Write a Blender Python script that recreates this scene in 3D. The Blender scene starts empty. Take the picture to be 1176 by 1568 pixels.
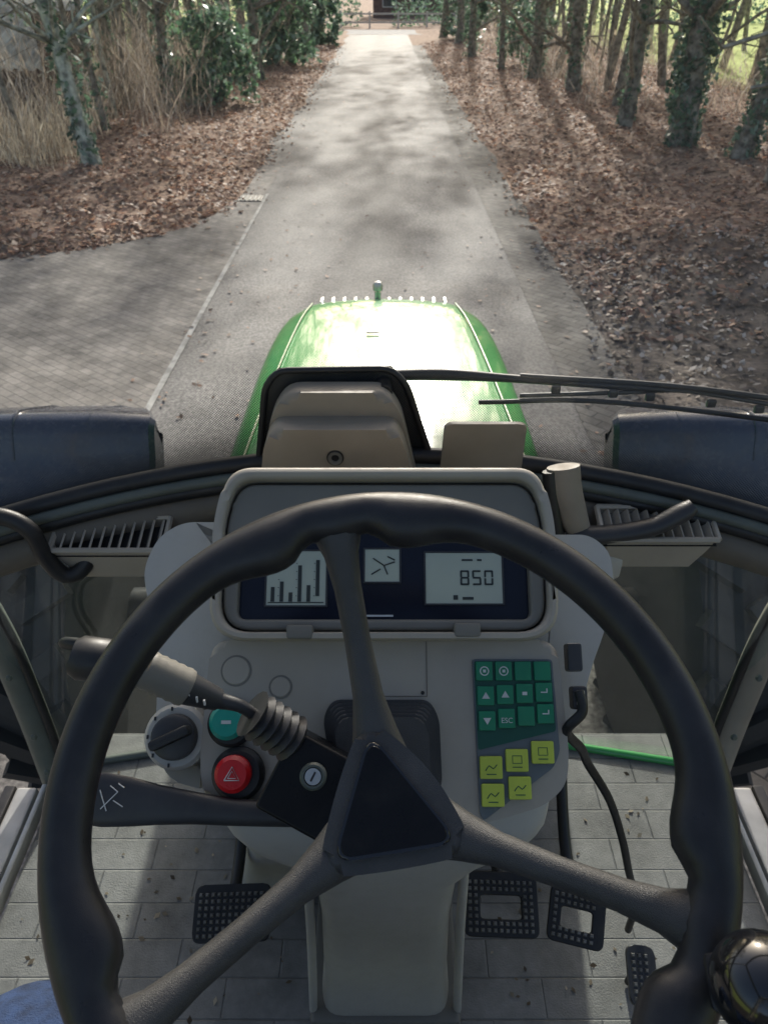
import bpy, bmesh, math, random
import numpy as np
from mathutils import Vector, Matrix
random.seed(7); rng=np.random.default_rng(7)
sc=bpy.context.scene
H=2.5
# ---------------------------------------------------------------- materials
def mat(name,col,rough=.6,metal=0,var=.12,scale=15,bump=0,bscale=200,coat=0,spec=.5,col2=None,detail=4,attr=False,trans=0,dust=0):
    m=bpy.data.materials.new(name); m.use_nodes=True; nt=m.node_tree; N=nt.nodes; L=nt.links
    b=N['Principled BSDF']; b.inputs['Roughness'].default_value=rough; b.inputs['Metallic'].default_value=metal
    b.inputs['Coat Weight'].default_value=coat; b.inputs['Coat Roughness'].default_value=.06
    b.inputs['Specular IOR Level'].default_value=spec
    tc=N.new('ShaderNodeTexCoord')
    no=N.new('ShaderNodeTexNoise'); no.inputs['Scale'].default_value=scale; no.inputs['Detail'].default_value=detail
    L.new(tc.outputs['Object'],no.inputs['Vector'])
    mx=N.new('ShaderNodeMix'); mx.data_type='RGBA'
    c1=[max(0,c*(1-var)) for c in col]; c2=list(col2) if col2 else [min(1,c*(1+var)) for c in col]
    mx.inputs[6].default_value=(*c1,1); mx.inputs[7].default_value=(*c2,1)
    rp=N.new('ShaderNodeMapRange'); rp.inputs[1].default_value=.35; rp.inputs[2].default_value=.65
    L.new(no.outputs['Fac'],rp.inputs[0]); L.new(rp.outputs[0],mx.inputs[0])
    out=mx.outputs[2]
    if dust:
        n5=N.new('ShaderNodeTexNoise'); n5.inputs['Scale'].default_value=38; n5.inputs['Detail'].default_value=10; n5.inputs['Roughness'].default_value=.75; L.new(tc.outputs['Object'],n5.inputs['Vector'])
        r5=N.new('ShaderNodeMapRange'); r5.inputs[1].default_value=.50; r5.inputs[2].default_value=.78; r5.inputs[4].default_value=dust; L.new(n5.outputs['Fac'],r5.inputs[0])
        m5=N.new('ShaderNodeMix'); m5.data_type='RGBA'; m5.inputs[7].default_value=(.30,.27,.22,1); L.new(r5.outputs[0],m5.inputs[0]); L.new(out,m5.inputs[6]); out=m5.outputs[2]
        r6=N.new('ShaderNodeMapRange'); r6.inputs[1].default_value=.35; r6.inputs[2].default_value=.7; r6.inputs[3].default_value=rough*.8; r6.inputs[4].default_value=min(1,rough*1.35); L.new(n5.outputs['Fac'],r6.inputs[0]); L.new(r6.outputs[0],b.inputs['Roughness'])
    if attr:
        at=N.new('ShaderNodeAttribute'); at.attribute_name='Col'
        L.new(at.outputs['Color'],b.inputs['Base Color'])
        if trans:
            tl=N.new('ShaderNodeBsdfTranslucent'); L.new(at.outputs['Color'],tl.inputs[0]); ms=N.new('ShaderNodeMixShader'); ms.inputs[0].default_value=trans
            L.new(b.outputs[0],ms.inputs[1]); L.new(tl.outputs[0],ms.inputs[2]); L.new(ms.outputs[0],N['Material Output'].inputs[0])
    else: L.new(out,b.inputs['Base Color'])
    if bump:
        n2=N.new('ShaderNodeTexNoise'); n2.inputs['Scale'].default_value=bscale; n2.inputs['Detail'].default_value=3
        L.new(tc.outputs['Object'],n2.inputs['Vector'])
        bp=N.new('ShaderNodeBump'); bp.inputs['Strength'].default_value=bump; bp.inputs['Distance'].default_value=(.0006 if bscale>1000 else .002) if bscale>40 else .02
        L.new(n2.outputs['Fac'],bp.inputs['Height']); L.new(bp.outputs[0],b.inputs['Normal'])
    return m
def nodes(m): return m.node_tree.nodes,m.node_tree.links

M_beige=mat('beige_plastic',(.385,.345,.285),.5,var=.07,scale=6,bump=.4,bscale=1400,dust=.16)
M_beige2=mat('bezel_plastic',(.18,.168,.142),.5,var=.05,bump=.4,bscale=1400,dust=.10)
M_lgrey=mat('light_grey_plastic',(.45,.43,.385),.45,var=.09,scale=5,bump=.4,bscale=1300,dust=.25)
M_motor=mat('brown_beige_plastic',(.27,.23,.18),.55,var=.08,bump=.4,bscale=1200,dust=.15)
M_sill=mat('sill_brown_plastic',(.13,.112,.088),.55,var=.1,bump=.3,bscale=1200,dust=.15)
M_rubber=mat('black_rubber',(.016,.016,.017),.45,var=.2,dust=.08)
M_rim=mat('steering_rim_plastic',(.019,.019,.021),.34,var=.25,scale=30,bump=.3,bscale=1600,dust=.05,spec=.42)
M_spoke=mat('spoke_plastic',(.050,.049,.048),.38,var=.2,bump=.9,bscale=1500,dust=.10,spec=.45)
M_gloss=mat('gloss_black',(.008,.008,.009),.12,var=.1,coat=.6)
M_emb=mat('emblem_black',(.008,.008,.009),.3,var=.1,dust=.03,spec=.22)
M_dark=mat('dark_plastic',(.034,.034,.036),.40,var=.15,bump=.3,bscale=1400,dust=.08)
M_scr=mat('screen_surround',(.010,.012,.022),.18,var=.1,spec=.3)
M_lcd=mat('lcd',(.44,.47,.38),.3,var=.03)
M_lcdk=mat('lcd_segment',(.03,.035,.03),.4)
M_key=mat('keypad_green_dark',(.008,.08,.055),.45,var=.1)
M_btn=mat('button_green',(.01,.20,.10),.45,var=.1,dust=.08)
M_yel=mat('button_yellow',(.50,.58,.07),.45,var=.08,dust=.12)
M_teal=mat('teal_button',(.01,.30,.23),.35,dust=.1)
M_red=mat('red_button',(.62,.015,.02),.3,dust=.06)
M_white=mat('white_mark',(.62,.62,.60),.5)
M_kfac=mat('keypad_back',(.12,.14,.15),.5)
M_green=mat('green_paint',(.06,.36,.09),.32,var=.06,scale=3,coat=.9,spec=.12,col2=(.075,.40,.115),dust=.03)
M_crease_hl=mat('crease_highlight',(.40,.48,.27),.5)  # pale colour of the painted crease highlight
M_fender=mat('mudguard_plastic',(.018,.024,.042),.25,var=.25,scale=4,coat=.3,dust=.10)
M_tyre=mat('tyre',(.03,.03,.03),.8,bump=.5,bscale=60)
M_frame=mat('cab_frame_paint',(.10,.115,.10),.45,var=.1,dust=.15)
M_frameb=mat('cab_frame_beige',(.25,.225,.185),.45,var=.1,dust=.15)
M_metal=mat('worn_metal',(.5,.5,.48),.35,metal=.9)
M_stud=mat('worn_rubber_stud',(.16,.155,.145),.6,var=.3)
M_alu=mat('sill_aluminium',(.42,.42,.40),.4,metal=.4,var=.15,dust=.2)
M_jean=mat('jeans_denim',(.018,.038,.095),.9,var=.4,scale=60,bump=.8,bscale=600)
M_boot=mat('boot_leather',(.05,.03,.02),.6)
M_seat=mat('seat_fabric',(.04,.045,.05),.9)
M_bark=mat('bark',(.24,.21,.165),.9,var=.5,scale=9,bump=1,bscale=25,col2=(.40,.37,.30))
M_barkb=mat('birch_bark',(.42,.44,.36),.85,var=.6,scale=9,bump=.8,bscale=25)
M_leaf=mat('leaf_faces',(.1,.1,.1),.6,attr=True,trans=.42)
M_gleaf=mat('glossy_leaf_faces',(.1,.1,.1),.35,attr=True,trans=.42)
M_stem=mat('dry_stems',(.3,.25,.15),.9,attr=True,trans=.35)
M_brick=mat('red_brick',(.17,.10,.08),.9,var=.3,scale=4)
M_roof=mat('roof_tiles',(.10,.07,.06),.8)
M_wood=mat('shed_wood',(.15,.11,.085),.9,var=.3)
M_win=mat('window_glass',(.03,.04,.05),.08)
M_cream=mat('wall_cream',(.6,.58,.52),.8)

def glass(name,tint=(.96,.98,.97),refl=.06,haze=0.0,frit=False):
    m=bpy.data.materials.new(name); m.use_nodes=True; N,L=nodes(m); N.clear()
    o=N.new('ShaderNodeOutputMaterial'); tr=N.new('ShaderNodeBsdfTransparent'); tr.inputs[0].default_value=(*tint,1)
    gl=N.new('ShaderNodeBsdfGlossy'); gl.inputs['Roughness'].default_value=.02
    fr=N.new('ShaderNodeLayerWeight'); fr.inputs[0].default_value=.12
    mr=N.new('ShaderNodeMapRange'); mr.inputs[3].default_value=refl*.6; mr.inputs[4].default_value=.5
    L.new(fr.outputs['Fresnel'],mr.inputs[0])
    m1=N.new('ShaderNodeMixShader'); L.new(mr.outputs[0],m1.inputs[0]); L.new(tr.outputs[0],m1.inputs[1]); L.new(gl.outputs[0],m1.inputs[2])
    cur=m1
    tc=N.new('ShaderNodeTexCoord')
    if haze:
        df=N.new('ShaderNodeBsdfDiffuse'); df.inputs[0].default_value=(.6,.6,.58,1)
        m2=N.new('ShaderNodeMixShader')
        no=N.new('ShaderNodeTexNoise'); no.inputs['Scale'].default_value=5; no.inputs['Detail'].default_value=6
        L.new(tc.outputs['Object'],no.inputs[0])
        mu=N.new('ShaderNodeMath'); mu.operation='MULTIPLY'; mu.inputs[1].default_value=haze*2; L.new(no.outputs['Fac'],mu.inputs[0])
        L.new(mu.outputs[0],m2.inputs[0]); L.new(cur.outputs[0],m2.inputs[1]); L.new(df.outputs[0],m2.inputs[2]); cur=m2
    if frit:
        def mth(op,a,b=None,c=None):
            n=N.new('ShaderNodeMath'); n.operation=op
            for i,v in enumerate((a,b,c)):
                if v is None: continue
                if isinstance(v,(int,float)): n.inputs[i].default_value=v
                else: L.new(v,n.inputs[i])
            return n.outputs[0]
        sp=N.new('ShaderNodeSeparateXYZ'); L.new(tc.outputs['Object'],sp.inputs[0]); X,Z=sp.outputs[0],sp.outputs[2]
        x2=mth('MULTIPLY',X,X)
        zb=mth('MULTIPLY_ADD',x2,-.17,1.905)
        ax=mth('ABSOLUTE',mth('ADD',X,.05))
        mr2=N.new('ShaderNodeMapRange'); mr2.interpolation_type='SMOOTHSTEP'; mr2.inputs[1].default_value=.12; mr2.inputs[2].default_value=.34; mr2.inputs[3].default_value=.20; mr2.inputs[4].default_value=.085
        L.new(ax,mr2.inputs[0])
        f=mth('SUBTRACT',1.0,mth('DIVIDE',mth('SUBTRACT',Z,zb),mr2.outputs[0]))
        k=240.
        fx=mth('SUBTRACT',mth('FRACT',mth('MULTIPLY',mth('ADD',X,Z),k)),.5); fz=mth('SUBTRACT',mth('FRACT',mth('MULTIPLY',mth('SUBTRACT',X,Z),k)),.5)
        d=mth('SQRT',mth('ADD',mth('MULTIPLY',fx,fx),mth('MULTIPLY',fz,fz)))
        r=mth('MULTIPLY',mth('MINIMUM',mth('MAXIMUM',f,0),1.0),.70)
        dot=mth('LESS_THAN',d,r)
        bk=N.new('ShaderNodeBsdfDiffuse'); bk.inputs[0].default_value=(.05,.05,.05,1)
        m3=N.new('ShaderNodeMixShader'); L.new(mth('MULTIPLY',dot,.85),m3.inputs[0]); L.new(cur.outputs[0],m3.inputs[1]); L.new(bk.outputs[0],m3.inputs[2]); cur=m3
    L.new(cur.outputs[0],o.inputs[0]); return m
M_glass=glass('windscreen_glass',haze=.04,frit=True)  # haze mixes in a pale veil imitating glare on the windscreen
M_glass2=glass('lower_window_glass',tint=(.82,.90,.87),refl=.14,haze=.06)
M_glass3=glass('door_glass',tint=(.96,.98,.97),refl=.05)

# ---------------------------------------------------------------- helpers
def empty(name,loc=(0,0,0)):
    e=bpy.data.objects.new(name,None); e.location=loc; e.empty_display_size=.1; sc.collection.objects.link(e); return e
def link(o,parent=None,M=None):
    sc.collection.objects.link(o)
    if M is not None: o.matrix_basis=M
    if parent: o.parent=parent; o.matrix_parent_inverse=Matrix.Translation(-Vector(parent.location))
    return o
def from_bm(name,bm,m,parent=None,M=None,smooth=35,wn=True):
    bmesh.ops.recalc_face_normals(bm,faces=bm.faces)
    me=bpy.data.meshes.new(name); bm.to_mesh(me); bm.free(); me.materials.append(m)
    for p in me.polygons: p.use_smooth=True
    me.set_sharp_from_angle(angle=math.radians(smooth))
    o=bpy.data.objects.new(name,me); link(o,parent,M)
    if wn:
        w=o.modifiers.new('wn','WEIGHTED_NORMAL'); w.keep_sharp=True
    return o
def pydata(name,v,f,m,parent=None,M=None,smooth=35,wn=False):
    bm=bmesh.new(); vs=[bm.verts.new(p) for p in v]
    for q in f: 
        try: bm.faces.new([vs[i] for i in q])
        except ValueError: pass
    return from_bm(name,bm,m,parent,M,smooth,wn)
def rpoly(pts,r,n=5):
    out=[]; k=len(pts)
    for i in range(k):
        p=Vector(pts[i]); a=Vector(pts[i-1]); b=Vector(pts[(i+1)%k])
        da=(a-p); db=(b-p); rr=min(r,da.length*.45,db.length*.45)
        s=p+da.normalized()*rr; e=p+db.normalized()*rr
        for j in range(n+1):
            t=j/n; out.append(tuple(s*(1-t)**2+p*2*t*(1-t)+e*t*t))
    return out
def extr(name,pts,z0,z1,m,parent=None,M=None,bev=0,seg=3,taper=1.0,wn=True):
    bm=bmesh.new(); n=len(pts)
    cx=sum(p[0] for p in pts)/n; cy=sum(p[1] for p in pts)/n
    a=[bm.verts.new((cx+(p[0]-cx)*taper,cy+(p[1]-cy)*taper,z0)) for p in pts]; b=[bm.verts.new((p[0],p[1],z1)) for p in pts]
    bm.faces.new(a); top=bm.faces.new(b)
    for i in range(n): bm.faces.new((a[i],a[(i+1)%n],b[(i+1)%n],b[i]))
    if bev: bmesh.ops.bevel(bm,geom=list(top.edges),offset=bev,segments=seg,profile=.5,affect='EDGES')
    return from_bm(name,bm,m,parent,M,wn=wn)
def box(name,c,s,m,parent=None,M=None,bev=.003,seg=2,rot=None):
    bm=bmesh.new(); bmesh.ops.create_cube(bm,size=1)
    T=Matrix.Translation(c)@(rot.to_4x4() if rot else Matrix())@Matrix.Diagonal((*s,1))
    bmesh.ops.transform(bm,matrix=T,verts=bm.verts)
    if bev: bmesh.ops.bevel(bm,geom=list(bm.edges),offset=min(bev,min(s)*.4),segments=seg,profile=.5,affect='EDGES')
    return from_bm(name,bm,m,parent,M)
def cr(pts,sub=6):
    P=[np.array(p,float) for p in pts]; P=[2*P[0]-P[1]]+P+[2*P[-1]-P[-2]]; out=[]
    for i in range(1,len(P)-2):
        for j in range(sub):
            t=j/sub; out.append(.5*((2*P[i])+(-P[i-1]+P[i+1])*t+(2*P[i-1]-5*P[i]+4*P[i+1]-P[i+2])*t*t+(-P[i-1]+3*P[i]-3*P[i+1]+P[i+2])*t**3))
    out.append(P[-2]); return out
def tubedata(pts,rad,n=10,ell=1.0):
    V=[];F=[]; pts=[Vector(p[:3]) for p in pts]; k=len(pts)
    t0=(pts[1]-pts[0]).normalized(); up=Vector((0,0,1)) if abs(t0.z)<.9 else Vector((0,1,0)); x=t0.cross(up).normalized()
    for i in range(k):
        t=(pts[min(i+1,k-1)]-pts[max(i-1,0)]).normalized(); x=(x-t*x.dot(t)).normalized(); y=t.cross(x)
        r=rad[i] if hasattr(rad,'__len__') else rad
        for j in range(n):
            a=2*math.pi*j/n; V.append(pts[i]+x*math.cos(a)*r+y*math.sin(a)*r*ell)
    for i in range(k-1):
        for j in range(n):
            F.append((i*n+j,i*n+(j+1)%n,(i+1)*n+(j+1)%n,(i+1)*n+j))
    F.append(tuple(range(n))); F.append(tuple((k-1)*n+j for j in range(n)))
    return V,F
def tube(name,pts,rad,m,parent=None,M=None,n=12,sub=6,ell=1.0):
    if sub>1:
        if hasattr(rad,'__len__'):
            q=cr([tuple(p)+(r,) for p,r in zip(pts,rad)],sub); rad=[max(.0005,a[3]) for a in q]; pts=[a[:3] for a in q]
        else: pts=cr(pts,sub)
    V,F=tubedata(pts,rad,n,ell); return pydata(name,V,F,m,parent,M,50)
def lathe(name,prof,m,parent=None,M=None,n=32):
    V=[];F=[];k=len(prof)
    for r,z in prof:
        for j in range(n): a=2*math.pi*j/n; V.append((r*math.cos(a),r*math.sin(a),z))
    for i in range(k-1):
        for j in range(n): F.append((i*n+j,i*n+(j+1)%n,(i+1)*n+(j+1)%n,(i+1)*n+j))
    F.append(tuple(range(n))); F.append(tuple((k-1)*n+j for j in range(n)))
    return pydata(name,V,F,m,parent,M,35)
def loft(name,secs,m,parent=None,M=None,cap=True,smooth=40,closed=True):
    n=len(secs[0]); V=[p for s in secs for p in s]; F=[]
    for i in range(len(secs)-1):
        for j in range(n if closed else n-1): F.append((i*n+j,i*n+(j+1)%n,(i+1)*n+(j+1)%n,(i+1)*n+j))
    if cap and closed: F.append(tuple(range(n))); F.append(tuple((len(secs)-1)*n+j for j in range(n)))
    return pydata(name,V,F,m,parent,M,smooth)
def frame(o,ang,extra=None):
    a=math.radians(ang)
    M=Matrix(((1,0,0,o[0]),(0,math.cos(a),-math.sin(a),o[1]),(0,math.sin(a),math.cos(a),o[2]),(0,0,0,1)))
    return M@extra if extra is not None else M
def RZ(d): return Matrix.Rotation(math.radians(d),4,'Z')
def T(x,y,z): return Matrix.Translation((x,y,z))
def quads(name,c,u,v,cols,m,parent=None,fold=0):
    n=len(c); P=np.empty((n,4,3),np.float32)
    P[:,0]=c-u; P[:,1]=c+v*.6; P[:,2]=c+u; P[:,3]=c-v*.6
    me=bpy.data.meshes.new(name); me.vertices.add(n*4); me.vertices.foreach_set('co',P.ravel())
    me.loops.add(n*4); me.loops.foreach_set('vertex_index',np.arange(n*4,dtype=np.int32))
    me.polygons.add(n); me.polygons.foreach_set('loop_start',np.arange(0,n*4,4,dtype=np.int32))
    me.update(calc_edges=True)
    a=me.color_attributes.new('Col','FLOAT_COLOR','POINT'); cc=np.ones((n,4,4),np.float32); cc[:,:,:3]=cols[:,None,:]; a.data.foreach_set('color',cc.ravel())
    me.materials.append(m)
    o=bpy.data.objects.new(name,me); return link(o,parent)
def rdir(n):
    d=rng.normal(size=(n,3)); return d/np.linalg.norm(d,axis=1)[:,None]
def rquads(name,c,size,pal,m,parent=None,flat=0.0,sv=.5):
    n=len(c); nrm=rdir(n); nrm[:,2]=np.abs(nrm[:,2])+flat; nrm/=np.linalg.norm(nrm,axis=1)[:,None]
    a=rdir(n); u=np.cross(nrm,a); u/=np.linalg.norm(u,axis=1)[:,None]; v=np.cross(nrm,u)
    s=size*rng.uniform(1-sv,1+sv,n)[:,None]*.5
    pal=np.array(pal); col=pal[rng.integers(0,len(pal),n)]*rng.uniform(.6,1.35,(n,1))
    return quads(name,c,u*s,v*s*1.0,col,m,parent)

# ================================================================ OUTDOOR
EY=[7.9,8.0,8.15,8.35,8.7,9.1,9.7,10.3,11.3,13.5,60]; EX=[-12,-6,-4.9,-4.26,-3.52,-3.04,-2.5,-2.24,-2.1,-2.1,-2.2]
def edgex(y): return np.where(y<7.85,-400,np.interp(y,EY,EX))
def gz(x,y):
    s=np.where(x>0,np.clip((x-2.0)/1.4,0,1),np.clip((edgex(y)-x-.1)/1.5,0,1))
    return s*(.10+.05*np.sin(x*2.1+y*.7)+.05*np.sin(y*1.3-x)+.03*np.sin(x*5+y*4)+.03*np.clip(np.abs(x)-3,0,3))
xs=np.concatenate([[-400,-150,-60,-30],np.arange(-20,20.01,.4),[30,60,150,400]]); ys=np.concatenate([[-300,-100,-40,-20],np.arange(-12,70.01,.4),[90,130,220,600]])
X,Y=np.meshgrid(xs,ys); Z=gz(X,Y); nx,ny=len(xs),len(ys)
V=list(zip(X.ravel().tolist(),Y.ravel().tolist(),Z.ravel().tolist()))
F=[(j*nx+i,j*nx+i+1,(j+1)*nx+i+1,(j+1)*nx+i) for j in range(ny-1) for i in range(nx-1)]
M_ground=mat('forest_floor',(.11,.088,.07),.95,var=.5,scale=3.5,bump=1,bscale=18,detail=10)
N,L=nodes(M_ground)
b=N['Principled BSDF']; tc=N['Texture Coordinate']; base=b.inputs['Base Color'].links[0].from_socket
sp=N.new('ShaderNodeSeparateXYZ'); L.new(tc.outputs['Object'],sp.inputs[0])
vo=N.new('ShaderNodeTexVoronoi'); vo.inputs['Scale'].default_value=14; L.new(tc.outputs['Object'],vo.inputs['Vector'])
hs=N.new('ShaderNodeMix'); hs.data_type='RGBA'; hs.inputs[6].default_value=(.20,.12,.08,1); hs.inputs[7].default_value=(.40,.27,.18,1); 
sc1=N.new('ShaderNodeSeparateColor'); L.new(vo.outputs['Color'],sc1.inputs[0]); L.new(sc1.outputs[0],hs.inputs[0])
mA=N.new('ShaderNodeMix'); mA.data_type='RGBA'; L.new(base,mA.inputs[6]); L.new(hs.outputs[2],mA.inputs[7])
ny1=N.new('ShaderNodeMapRange'); ny1.inputs[1].default_value=7.2; ny1.inputs[2].default_value=9.5; L.new(sp.outputs[1],ny1.inputs[0])
L.new(ny1.outputs[0],mA.inputs[0])
ab=N.new('ShaderNodeMath'); ab.operation='ABSOLUTE'; L.new(sp.outputs[0],ab.inputs[0])
mr=N.new('ShaderNodeMapRange'); mr.inputs[1].default_value=9.0; mr.inputs[2].default_value=11; L.new(ab.outputs[0],mr.inputs[0])
mB=N.new('ShaderNodeMix'); mB.data_type='RGBA'; mB.inputs[7].default_value=(.42,.50,.12,1); L.new(mA.outputs[2],mB.inputs[6]); L.new(mr.outputs[0],mB.inputs[0])
L.new(mB.outputs[2],b.inputs['Base Color'])
pydata('ground',V,F,M_ground,smooth=80)

# road : worn asphalt with grit, tyre bands and damp dark edges
M_asph=mat('asphalt',(.225,.212,.195),.8,var=.22,scale=1.3,bump=.8,bscale=120,detail=10)
N,L=nodes(M_asph); b=N['Principled BSDF']; tc=N['Texture Coordinate']; base=b.inputs['Base Color'].links[0].from_socket
n3=N.new('ShaderNodeTexNoise'); n3.inputs['Scale'].default_value=45; n3.inputs['Detail'].default_value=8; L.new(tc.outputs['Object'],n3.inputs[0])
mp=N.new('ShaderNodeMapRange'); mp.inputs[1].default_value=.35; mp.inputs[2].default_value=.7; mp.inputs[3].default_value=.55; mp.inputs[4].default_value=1.6; L.new(n3.outputs['Fac'],mp.inputs[0])
vm=N.new('ShaderNodeVectorMath'); vm.operation='MULTIPLY'; L.new(base,vm.inputs[0]); L.new(mp.outputs[0],vm.inputs[1])
sp=N.new('ShaderNodeSeparateXYZ'); L.new(tc.outputs['Object'],sp.inputs[0])
cv=N.new('ShaderNodeFloatCurve'); mpx=N.new('ShaderNodeMapRange'); mpx.inputs[1].default_value=-2.3; mpx.inputs[2].default_value=2.0; L.new(sp.outputs[0],mpx.inputs[0]); L.new(mpx.outputs[0],cv.inputs[1])
c=cv.mapping.curves[0]; c.points[0].location=(0,.45); c.points[1].location=(1,.5)
for p in ((.10,.62),(.2,.82),(.33,1.0),(.5,.70),(.66,1.0),(.8,.78)): c.points.new(*p)
cv.mapping.update()
vm2=N.new('ShaderNodeVectorMath'); vm2.operation='MULTIPLY'; L.new(vm.outputs[0],vm2.inputs[0]); L.new(cv.outputs[0],vm2.inputs[1]); L.new(vm2.outputs[0],b.inputs['Base Color'])
def jag(x0,ya,yb,amp,step=.35): return [(x0+random.uniform(-amp,amp),y) for y in np.arange(ya,yb,step)]
def sheet(name,pts,z,m):
    return pydata(name,[(p[0],p[1],z) for p in pts],[tuple(range(len(pts)))],m)
edgeL=[(-2.15-.1*math.sin(y*.8)+random.uniform(-.08,.08),y) for y in np.arange(13,54,.5)]
road=sheet('road',[(1.45,-12)]+[(1.45,54)]+edgeL[::-1]+[(-1.72,10.0),(-1.70,-12)],.006,M_asph)
sheet('cross_street',[(-60,54),(60,54),(60,60),(-60,60)],.006,mat('cross_asphalt',(.30,.29,.28),.9))
def brickmat(name,c1,c2,mortar,rot,s):
    m=mat(name,c1,.85,bump=0); N,L=nodes(m); b=N['Principled BSDF']; tc=N['Texture Coordinate']
    mpn=N.new('ShaderNodeMapping'); mpn.inputs['Rotation'].default_value[2]=math.radians(rot); L.new(tc.outputs['Object'],mpn.inputs[0])
    br=N.new('ShaderNodeTexBrick'); br.inputs['Scale'].default_value=s; br.inputs['Color1'].default_value=(*c1,1); br.inputs['Color2'].default_value=(*c2,1); br.inputs['Mortar'].default_value=(*mortar,1)
    br.inputs['Mortar Size'].default_value=.03; br.inputs['Mortar Smooth'].default_value=.6; br.inputs['Brick Width'].default_value=.9; br.inputs['Row Height'].default_value=.45
    L.new(mpn.outputs[0],br.inputs[0])
    no=N.new('ShaderNodeTexNoise'); no.inputs['Scale'].default_value=3; no.inputs['Detail'].default_value=14; no.inputs['Roughness'].default_value=.75; L.new(tc.outputs['Object'],no.inputs[0])
    mp=N.new('ShaderNodeMapRange'); mp.inputs[1].default_value=.3; mp.inputs[2].default_value=.7; mp.inputs[3].default_value=.35; mp.inputs[4].default_value=1.55; L.new(no.outputs['Fac'],mp.inputs[0])
    vm=N.new('ShaderNodeVectorMath'); vm.operation='MULTIPLY'; L.new(br.outputs['Color'],vm.inputs[0]); L.new(mp.outputs[0],vm.inputs[1]); L.new(vm.outputs[0],b.inputs['Base Color'])
    bp=N.new('ShaderNodeBump'); bp.inputs['Strength'].default_value=.5; bp.inputs['Distance'].default_value=.008; L.new(br.outputs['Fac'],bp.inputs['Height']); bp.invert=True; L.new(bp.outputs[0],b.inputs['Normal'])
    return m
M_pave=brickmat('clinker_paving',(.20,.18,.155),(.265,.24,.21),(.13,.12,.105),38,6)
M_pave2=brickmat('clinker_paving_edge',(.14,.128,.11),(.20,.185,.16),(.06,.056,.05),45,5)
sheet('side_road',[(-30,-1.5)]+[(-30,7.85),(-12,7.9)]+[(float(np.interp(y,EY,EX))+random.uniform(-.05,.05),y) for y in (7.95,8.0,8.08,8.15,8.25,8.35,8.5,8.7,8.9,9.1,9.4,9.7,10,10.3,10.8,11.3)]+[(-2.05,13.5),(-1.725,13.5),(-1.725,-1.5)],.010,M_pave)
sheet('kerb_joint_strip',[(-1.733,-8),(-1.667,-8),(-1.68,11.5),(-1.72,11.5)],.014,mat('kerb_concrete',(.38,.37,.34),.85,var=.35,scale=8,detail=8))
sheet('brick_road_edge',[(1.38,-8)]+[(1.40,44),(1.9,44)]+jag(1.93,-8,44,.06,.5)[::-1],.010,M_pave2)
dg=empty('drain_grate',(-1.9,11.2,0))
box('frame',(-1.9,11.2,.016),(.34,.34,.012),M_rubber,dg); 
for i in range(5): box('bar_%d'%i,(-2.02+i*.06,11.2,.026),(.02,.3,.01),M_frame,dg)

# leaf litter
browns=[(.46,.26,.17),(.31,.18,.12),(.54,.35,.25),(.20,.12,.085),(.64,.49,.37),(.37,.25,.18),(.13,.085,.06)]
def scatter(n,x0,x1,y0,y1,cond,pw=1.0):
    x=rng.uniform(x0,x1,n); y=y0+(y1-y0)*rng.uniform(0,1,n)**pw; k=cond(x,y); x,y=x[k],y[k]
    return np.stack([x,y,gz(x,y)+rng.uniform(.005,.035,len(x))],1)
def left_ok(x,y): return (x<edgex(y)+rng.exponential(.12,len(x))-.05)&(y>7.9)
c1=scatter(52000,-9.5,-1.7,7.9,46,left_ok,1.7)
c2=scatter(60000,1.6,10,6.0,46,lambda x,y:(x>2.05+.12*np.sin(y)-rng.exponential(.14,len(x)))&(rng.uniform(0,1,len(x))<np.clip((y-6.0)/3.5+.12*np.sin(x*3),.08,1)),1.7)
rquads('leaf_litter',np.concatenate([c1,c2]),.085,browns,M_leaf,flat=1.3)
greys=[(.52,.47,.42),(.29,.24,.20),(.11,.09,.07),(.64,.60,.55),(.08,.065,.055),(.22,.17,.13)]
c3=scatter(11000,1.7,7,1.5,9,lambda x,y:x>1.85+.15*np.sin(y*2)-rng.exponential(.08,len(x)))
rquads('wood_chips_and_leaves',c3,.058,greys,M_leaf,flat=1.0)
c4=scatter(2600,-2.0,1.9,3,40,lambda x,y:np.abs(x)>rng.uniform(0,2.2,len(x))); c4[:,2]=.02
rquads('fallen_leaves_on_road',c4,.045,browns,M_leaf,flat=3)

def stems(name,n,xf,yf,h,pal,w=.012,lean=.35,m=M_stem,curl=.25):
    c=[];u=[];v=[];col=[]
    for i in range(n):
        x,y=xf(),yf()
        hh=h*random.uniform(.25,1.1); a=random.uniform(0,6.28); l=random.uniform(0,lean); dx,dy=math.cos(a)*l,math.sin(a)*l
        p=Vector((x,y,0)); d=Vector((dx,dy,1)).normalized(); cc=random.choice(pal); k=random.uniform(.6,1.3); seg=4
        wv=Vector((random.uniform(-1,1),random.uniform(-.4,.4),0)).normalized()*w*random.uniform(.4,1.5)
        for s in range(seg):
            q=p+d*(hh/seg); c.append((p+q)/2); u.append((q-p)*.56); v.append(wv*(1-s/seg*.6)*1.6); col.append([t*k for t in cc]); p=q
            d=(d+Vector((random.uniform(-curl,curl),random.uniform(-curl,curl),random.uniform(-.3,.05)))).normalized()
    return quads(name,np.array(c),np.array(u),np.array(v),np.array(col),m)
tan=[(.80,.70,.52),(.64,.54,.40),(.84,.77,.61),(.46,.38,.28)]
brn=[(.46,.38,.29),(.58,.49,.39),(.27,.22,.17),(.66,.60,.53)]
def clus(cs,sx,sy):
    q=[(random.uniform(*cs[0]),random.uniform(*cs[1])) for _ in range(cs[2])]
    st={}
    def fx():
        st['c']=random.choice(q); return st['c'][0]+random.gauss(0,sx)
    def fy(): return st['c'][1]+random.gauss(0,sy)
    return fx,fy
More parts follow.
